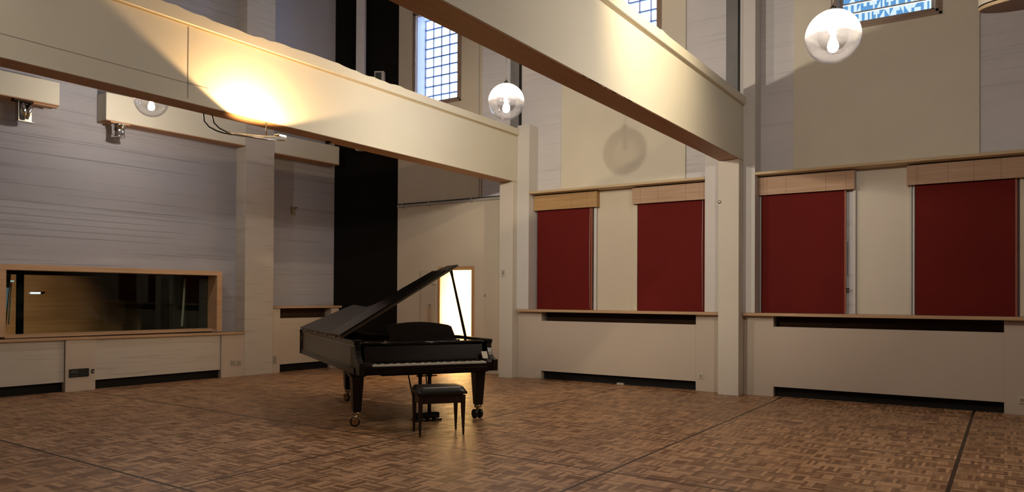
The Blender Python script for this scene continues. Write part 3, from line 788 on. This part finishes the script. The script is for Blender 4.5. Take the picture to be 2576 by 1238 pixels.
MB().prism([p for p in offset(outer, -.06) if p[1] > .6] , 2, .83, .845).build('iron_plate', 'gold', piano)
m = MB()
for i in range(46):
    s = .12 + i * .031; tmax = 2.9 - 1.0 * s if s < .50 else 1.25
    m.tube([(s, .80, .875), (max(.06, s - .12), tmax, .872)], .0014, 4, False)
m.build('strings', 'brass', piano)
# arms with the scrolled front profile
prof = [(.40, .955), (.19, .955), (.186, .90), (.178, .855), (.16, .812), (.135, .775), (.10, .75), (.06, .738), (0, .736), (-.004, .72), (0, .60), (.40, .60)]
for a, b in ((0., .062), (W_ - .062, W_)):
    MB().prism([(p[0], p[1]) for p in prof], 0, a, b).build('arm', 'pianosatin', piano, bevel=.006)
for a, b in ((.062, .148), (W_ - .13, W_ - .062)):
    MB().prism([(.01, .60), (.01, .70), (.03, .735), (.20, .735), (.20, .60)], 0, a, b).build('cheek_block', 'pianodark', piano, bevel=.005)
MB().box(.062, W_ - .062, .01, .62, .60, .655).build('key_bed', 'pianodark', piano, bevel=.006)
MB().box(.148, W_ - .13, .004, .03, .655, .692).build('key_slip', 'pianodark', piano, bevel=.006)
m = MB(); k0, k1 = .15, W_ - .132; kw = (k1 - k0) / 52
for i in range(52): m.box(k0 + i * kw + .0008, k0 + (i + 1) * kw - .0008, .026, .20, .685, .710)
m.build('white_keys', 'ivory', piano)
m = MB()
for i in range(51):
    if (i + 5) % 7 in (2, 6): continue
    m.prism([(.078, .708), (.078, .716), (.084, .723), (.20, .723), (.20, .708)], 0, k0 + (i + 1) * kw - .0065, k0 + (i + 1) * kw + .0065)
m.build('black_keys', 'piano', piano)
fb = MB().prism([(.185, .725), (.19, .745), (.235, .90), (.26, .90), (.215, .725)], 0, .11, W_ - .10).build('fallboard', 'pianodark', piano, bevel=.003)
INLAY = plain('dull_inlay', (.05, .038, .025), .5)
random.seed(2)
for (sa, sb, zc, hh) in ((.17, .30, .812, .018), (.80, .92, .782, .016)):
    x = sa; m = MB()
    while x < sb:
        w = random.choice((.006, .009, .011)); tt = .185 + (zc - .735) * .29
        if random.random() < .7: m.box(x, x + .0022, tt - .0012, tt + .004, zc, zc + hh)
        m.box(x, x + w, tt - .0012, tt + .004, zc + random.choice((0, hh / 2, hh - .003)), zc + random.choice((.003, hh / 2 + .003, hh)))
        x += w + .005
    m.build('faint_lettering', INLAY, fb)
m = MB(); m.tube([(.115, .235, .925), (W_ - .105, .235, .925)], .019, 16); m.build('fallboard_roll', 'piano', piano)
for s in (.12, W_ - .11): MB().tube([(s - .004, .235, .925), (s + .004, .235, .925)], .0135, 12).build('brass_cap', 'brass', piano)
MB().box(.062, W_ - .062, .245, .78, .905, .930).build('desk_shelf', 'piano', piano, bevel=.004)
MB().box(.062, W_ - .062, .78, .80, .70, .930).build('desk_shelf_edge', 'piano', piano)
# music desk
top = [(.43 + (1.20 - .43) * i / 20, 1.125 + .038 * math.sin(PI * i / 20) - .012 * i / 20) for i in range(21)]
poly = [(.455, .945)] + [(.418, 1.10), (.422, 1.118)] + top[1:-1] + [(1.205, 1.10), (1.262, .945)]
m = MB(); n = len(poly)
lean = .14
vs = [(p[0], .40 + (p[1] - .945) * lean, p[1]) for p in poly] + [(p[0], .415 + (p[1] - .945) * lean, p[1]) for p in poly]
m.add(vs, [list(range(n))[::-1], list(range(n, 2 * n))] + [(i, (i + 1) % n, n + (i + 1) % n, n + i) for i in range(n)])
m.build('music_desk', 'pianodark', piano, bevel=.003)
MB().box(.44, 1.29, .36, .40, .930, .952).build('music_desk_ledge', 'piano', piano, bevel=.004)
for s in (.40, 1.30): MB().lathe([(0, .014), (.008, .012), (.012, 0), (0, 0)], 12, (s, .42, .93)).build('desk_knob', 'brass', piano)
# lid: hinged on the bass side, opened about thirty degrees
LA = math.radians(31.1)
lid = empty('lid'); lid.parent = piano; lid.location = (-.012, 0, .966); lid.rotation_euler = (0, -LA, 0)
lo = [(0, .75)] + [(max(p[0] * 1.015, 0), p[1]) for p in bent] + [(1.67, 1.12), (1.67, .75)]
lo = [(0, .75), (0, Tt - .01)] + [p for p in lo[2:]]
MB().prism(lo, 2, 0, .022).build('lid_board', 'lid', lid, bevel=.004)
MB().prism([(.0, .765), (.0, 1.33), (1.06, 1.33), (1.30, 1.28), (1.50, 1.24), (1.50, .765)], 2, .026, .048).build('folded_front_flap', 'piano', lid, bevel=.004)
MB().box(.0, 1.66, .742, .752, .002, .009).build('front_hinge', 'brass', lid)
MB().box(.0, 1.50, .748, .766, .023, .027).build('flap_hinge', 'brass', lid)
MB().box(1.51, 1.655, .755, 1.1, .0235, .028).build('lid_edge_strip', 'piano', lid)
for tt in (.8, 1.1, 1.6, 2.3, 3.0): MB().tube([(-.006, tt, 0), (-.006, tt + .10, 0)], .007, 8).build('side_hinge', 'brass', lid)
# hinge line under the closed left edge
MB().box(-.012, .02, .26, 3.40, .956, .9645).build('lid_rest', 'piano', piano)
MB().box(.0, .06, .19, .30, .956, .97).build('corner_piece', 'pianosatin', piano, bevel=.004)
# prop stick from the treble rim to the lid
px, pt = 1.50, .86
top_ = Vector((-.012 + 1.60 * math.cos(LA), .86, .966 + 1.60 * math.sin(LA) - .004)); bot = Vector((1.565, .86, .925))
dv = (bot - top_).normalized(); sd = Vector((0, 1, 0)); nd = dv.cross(sd)
m = MB(); hw0, hw1 = .020, .013
vs = []
for p, w in ((top_, hw0), (top_ + (bot - top_) * .12, hw1), (bot - (bot - top_) * .15, .017), (bot, .015)):
    vs += [p + nd * w + sd * .011, p + nd * w - sd * .011, p - nd * w - sd * .011, p - nd * w + sd * .011]
fs = [(0, 1, 2, 3), (15, 14, 13, 12)]
for i in range(3):
    for k in range(4): fs.append((i * 4 + k, i * 4 + (k + 1) % 4, i * 4 + 4 + (k + 1) % 4, i * 4 + 4 + k))
m.add(vs, fs); m.build('prop_stick', 'orangewood' if False else 'pianodark', piano, bevel=.003)
# legs with casters
def wheel(m, c, r, w, yaw):
    ax = Vector((math.cos(yaw), math.sin(yaw), 0)); cc = Vector(c)
    m.tube([cc - ax * w, cc - ax * w * .8, cc + ax * w * .8, cc + ax * w], [r * .86, r, r, r * .86], 24)
def leg(s, t, yaw, double=False):
    L = empty('leg'); L.parent = piano; L.location = (s, t, 0)
    m = MB()
    def sq(z, hx, hy): return [(-hx, -hy, z), (hx, -hy, z), (hx, hy, z), (-hx, hy, z)]
    rings = [sq(.165, .044, .05), sq(.56, .066, .075)]
    vs = [q for r in rings for q in r]
    m.add(vs, [(3, 2, 1, 0), (4, 5, 6, 7)] + [(k, (k + 1) % 4, 4 + (k + 1) % 4, 4 + k) for k in range(4)])
    m.build('leg_post', 'pianosatin', L, bevel=.006)
    m = MB(); m.box(-.085, .085, -.09, .09, .56, .582); m.box(-.10, .10, -.105, .105, .582, .602); m.build('leg_block', 'pianosatin', L, bevel=.004)
    m = MB(); m.lathe([(.0, .168), (.045, .168), (.045, .14), (.04, .128), (.0, .128)], 20); m.build('brass_ferrule', 'brass', L)
    m = MB()
    ax = Vector((math.cos(yaw), math.sin(yaw), 0)); f = Vector((-ax.y, ax.x, 0)) * .015
    off = .034 if double else .020
    for sg in ((-1, 1) if not double else (0,)):
        p = ax * sg * (off + .006)
        m.tube([p + Vector((0, 0, .132)), p + f + Vector((0, 0, .09)), p + f + Vector((0, 0, .055))], [.02, .016, .02], 10)
    m.tube([f - ax * off + Vector((0, 0, .055)), f + ax * off + Vector((0, 0, .055))], .012, 10)
    m.build('caster_fork', 'brass', L)
    m = MB()
    if double:
        wheel(m, f - ax * .036 + Vector((0, 0, .055)), .055, .017, yaw); wheel(m, f + ax * .036 + Vector((0, 0, .055)), .055, .017, yaw)
    else: wheel(m, f + Vector((0, 0, .055)), .055, .018, yaw)
    m.build('caster_wheel', 'rubber', L)
    if not double:
        m = MB(); wheel(m, f - ax * .003 + Vector((0, 0, .055)), .04, .019, yaw); m.build('wheel_hub', 'brass', L)
    return L
leg(.068, .385, math.radians(75))
leg(1.535, .385, math.radians(8), True)
leg(.455, 2.46, math.radians(30))
# pedal lyre
ly = empty('pedal_lyre'); ly.parent = piano; ly.location = (.905, .50, 0)
m = MB()
for s in (-.058, .058): m.tube([(s, 0, .06), (s, 0, .12), (s, 0, .50), (s, 0, .52), (s, 0, .545), (s, 0, .60)], [.024, .022, .022, .034, .03, .03], 16)
m.build('lyre_column', 'pianosatin', ly)
m = MB(); m.box(-.13, .17, -.06, .06, .02, .095); m.build('pedal_box', 'piano', ly, bevel=.02, seg=3)
MB().box(-.14, .19, -.075, .07, .001, .022).build('pedal_base', 'pianosatin', ly, bevel=.004)
for s in (-.06, .02, .10):
    m = MB(); m.prism([(s - .012, -.06), (s + .012, -.06), (s + .02, -.14), (s + .012, -.16), (s - .012, -.16), (s - .02, -.14)], 2, .03, .04); m.build('pedal', 'brass', ly, bevel=.003)
m = MB(); m.tube([(-.20, .05, .60), (-.115, -.02, .10)], .0085, 8); m.tube([(.12, .35, .60), (.08, .05, .08)], .0085, 8); m.build('brace_rod', 'pianosatin', ly)
m = MB(); m.box(-.10, .14, -.03, .03, .515, .525); m.build('lyre_crossbar', 'pianosatin', ly)
# underbeams
m = MB(); m.box(.25, W_ - .22, .03, .62, .585, .60); m.build('underframe', 'pianosatin', piano, bevel=.008)

# white card standing on the treble cheek
cd = empty('paper_card', PO, PH); tag(cd, 'small white card propped at the right end of the piano keys', 'card')
m = MB(); vs = [(1.476, .155, .815), (1.546, .155, .815), (1.552, .125, .738), (1.482, .125, .738)]
vs += [(x, y + .003, z) for x, y, z in vs]
m.add(vs, [(0, 1, 2, 3), (7, 6, 5, 4)] + [(k, (k + 1) % 4, 4 + (k + 1) % 4, 4 + k) for k in range(4)]); m.build('card_sheet', 'paper', cd)
MB().box(1.486, 1.552, .118, .132, .736, .741).build('card_foot', 'paper', cd)

# ------------------------------------------------------------------ bench
bn = empty('piano_bench', (6.25, 5.035, 0), math.radians(-38)); tag(bn, 'low dark piano bench with padded black leather seat', 'bench')
bw, bd = .50, .355
m = MB(); N = 14; vs = []; fs = []
def cush(u, v, top):
    x, y = (u - .5) * (bw + .03), (v - .5) * (bd + .03)
    e = min(u, 1 - u, v, 1 - v) * 2
    b = 1 - (1 - min(1, e * 5)) ** 3
    return (x, y, (.455 + .05 * b + .008 * math.sin(PI * u) * math.sin(PI * v)) if top else .43)
for top in (0, 1):
    for i in range(N + 1):
        for j in range(N + 1): vs.append(cush(i / N, j / N, top))
K = (N + 1) ** 2
for i in range(N):
    for j in range(N):
        a = i * (N + 1) + j; fs.append((a, a + 1, a + N + 2, a + N + 1)); a += K; fs.append((a, a + N + 1, a + N + 2, a + 1))
for i in range(N):
    for a, b in (((i) * (N + 1), (i + 1) * (N + 1)), ((i + 1) * (N + 1) + N, i * (N + 1) + N), (i + 1, i), (N * (N + 1) + i, N * (N + 1) + i + 1)):
        fs.append((a, b, b + K, a + K))
m.add(vs, fs, True); m.build('seat_cushion', 'leather', bn)
MB().box(-bw / 2 + .02, bw / 2 - .02, -bd / 2 + .02, bd / 2 - .02, .418, .432).build('seat_board', 'benchwood', bn)
m = MB()
for y in (-bd / 2 + .012, bd / 2 - .03): m.box(-bw / 2 + .04, bw / 2 - .04, y, y + .018, .335, .418)
for x in (-bw / 2 + .012, bw / 2 - .03): m.box(x, x + .018, -bd / 2 + .04, bd / 2 - .04, .335, .418)
m.build('apron', 'benchwood', bn)
for sx in (-1, 1):
    for sy in (-1, 1):
        cx, cy = sx * (bw / 2 - .022), sy * (bd / 2 - .022)
        def sq(z, h, ox=0, oy=0): return [(cx + ox - h, cy + oy - h, z), (cx + ox + h, cy + oy - h, z), (cx + ox + h, cy + oy + h, z), (cx + ox - h, cy + oy + h, z)]
        rings = [sq(0, .009, sx * .004, sy * .004), sq(.32, .021), sq(.42, .023)]
        vs = [q for r in rings for q in r]; m = MB()
        m.add(vs, [(3, 2, 1, 0), (8, 9, 10, 11)] + [(r * 4 + k, r * 4 + (k + 1) % 4, r * 4 + 4 + (k + 1) % 4, r * 4 + 4 + k) for r in range(2) for k in range(4)])
        m.build('leg', 'benchwood', bn, bevel=.002)

# scrap on the floor
m = MB(); m.prism([(-.05, -.012), (.02, -.02), (.06, .0), (.03, .018), (-.03, .012)], 2, .0005, .006)
tag(m.build('paper_scrap', 'tan', loc=(5.05, 5.75, 0), rotz=-.9), 'tiny tan scrap lying on the parquet left of the bench', 'scrap')

# ------------------------------------------------------------------ drum parts
m = MB(); R_ = .525
m.lathe([(0, .30), (R_ - .02, .30), (R_, .28), (R_, .045)], 64); m.build('drum_side', 'cream', t if False else bpy.data.objects['ceiling_drum'])
m = MB(); m.lathe([(R_ - .012, .045), (R_ - .012, .03)], 64); m.build('drum_groove', 'darkin', bpy.data.objects['ceiling_drum'])
m = MB(); m.lathe([(R_, .03), (R_, .004), (R_ - .012, 0)], 64); m.build('drum_rim', 'shelf', bpy.data.objects['ceiling_drum'])
m = MB(); m.lathe([(R_ - .012, .001), (0, .001)], 64); m.build('drum_underside', 'drumwood', bpy.data.objects['ceiling_drum'])
m = MB(); q_ = Matrix.Rotation(0, 3, 'X'); inv_ = bpy.data.objects['ceiling_drum'].rotation_euler.to_matrix().transposed()
up_ = inv_ @ Vector((0, 0, 1)); m.tube([Vector((0, 0, .28)), Vector((0, 0, .28)) + up_ * (H - DRUM_C.z - .3)], .015, 10); m.build('drum_rod', 'steel', bpy.data.objects['ceiling_drum'])

# ------------------------------------------------------------------ lights
def point(name, loc, power, c, r):
    l = bpy.data.lights.new(name, 'POINT'); l.energy = power; l.color = c; l.shadow_soft_size = r
    o = bpy.data.objects.new(name, l); C.objects.link(o); o.location = loc; return o
WARM = (1., .87, .71)
for nm, gl, p in (('globe_light', G1, 130), ('globe_light', G2, 85), ('globe_light', G3, 58), ('globe_light', G4, 75), ('globe_light', G5, 20)):
    point(nm, Vector(gl.location) + Vector((0, 0, -.07)), p, WARM, .04)
l = bpy.data.lights.new('beam_flood', 'SPOT'); l.energy = 130; l.color = (1., .60, .27); l.spot_size = math.radians(134); l.spot_blend = .12; l.shadow_soft_size = .03
o = bpy.data.objects.new('beam_flood', l); C.objects.link(o); o.location = (5.58, 7.03, 3.36)
dr = Vector((.10, .12, 1.)); o.rotation_euler = dr.to_track_quat('-Z', 'Y').to_euler()
# warm spotlight added out of view to brighten the middle beam
def spotlight(loc, q, label, power, c, size, blend, soft):
    sp = empty('unseen_spotlight', loc); tag(sp, label, 'spotlight'); q = Vector(q).normalized()
    m = MB(); m.tube([-q * .22, -q * .20, -q * .02, Vector((0, 0, 0))], [.05, .07, .075, .075], 18, False); m.build('lamp_can', 'devblack', sp)
    m = MB(); m.tube([-q * .1, Vector((-q.x * .1, -q.y * .1, H - loc[2]))], .012, 8); m.build('drop_rod', 'steel', sp)
    l = bpy.data.lights.new('spot_beam', 'SPOT'); l.energy = power; l.color = c; l.spot_size = math.radians(size); l.spot_blend = blend; l.shadow_soft_size = soft
    o = bpy.data.objects.new('spot_beam', l); C.objects.link(o); o.location = Vector(loc) + q * .005; o.rotation_euler = q.to_track_quat('-Z', 'Y').to_euler()
spotlight((7.35, 1.75, 5.35), (.45, 1.55, -.80), 'small ceiling spotlight added unseen to wash the middle beam, above the picture', 235, (1., .77, .47), 88, .8, .06)
spotlight((2.85, 5.16, 3.93), (1., .0, -.02), 'ceiling spotlight facing the left bay of red blinds, above the picture', 430, (1., .87, .68), 62, .6, .05)
point('lobby_lamp', (XR + 1.0, 8.75, 1.2), 150, (1., .70, .36), .15)
l = bpy.data.lights.new('control_room_spot', 'SPOT'); l.energy = 80; l.color = (1., .80, .58); l.spot_size = math.radians(50); l.spot_blend = .4; l.shadow_soft_size = .05
o = bpy.data.objects.new('control_room_spot', l); C.objects.link(o); a_ = EW(-1.2, .82, 1.30); o.location = a_; o.rotation_euler = (EW(.02, 2.4, 1.22) - a_).to_track_quat('-Z', 'Y').to_euler()

w = bpy.data.worlds.new('sky'); bpy.context.scene.world = w; w.use_nodes = True
bg = w.node_tree.nodes['Background']; bg.inputs[0].default_value = (.62, .76, 1., 1.); bg.inputs[1].default_value = 9.

# ------------------------------------------------------------------ camera
f, cy, yaw, pit, rol = 1884.25, 730.63, 0.581265, 0.0090269, 0.0054695
d = Vector((math.cos(yaw) * math.cos(pit), math.sin(yaw) * math.cos(pit), math.sin(pit)))
r = Vector((math.sin(yaw), -math.cos(yaw), 0)); u = r.cross(d)
r2 = r * math.cos(rol) + u * math.sin(rol); u2 = -r * math.sin(rol) + u * math.cos(rol)
cam = bpy.data.cameras.new('camera'); co = bpy.data.objects.new('camera', cam); C.objects.link(co)
mw = Matrix(((r2.x, u2.x, -d.x, 0), (r2.y, u2.y, -d.y, 0), (r2.z, u2.z, -d.z, 1.45), (0, 0, 0, 1)))
co.matrix_world = mw
cam.sensor_width = 36; cam.sensor_fit = 'HORIZONTAL'; cam.lens = f / 2576 * 36
cam.shift_x = 0; cam.shift_y = (cy - 619) / 2576; cam.clip_start = .05; cam.clip_end = 100
S = bpy.context.scene; S.camera = co
S.view_settings.view_transform = 'Standard'; S.view_settings.look = 'None'
S.view_settings.exposure = .42; S.view_settings.gamma = 1.; S.view_settings.use_curve_mapping = False
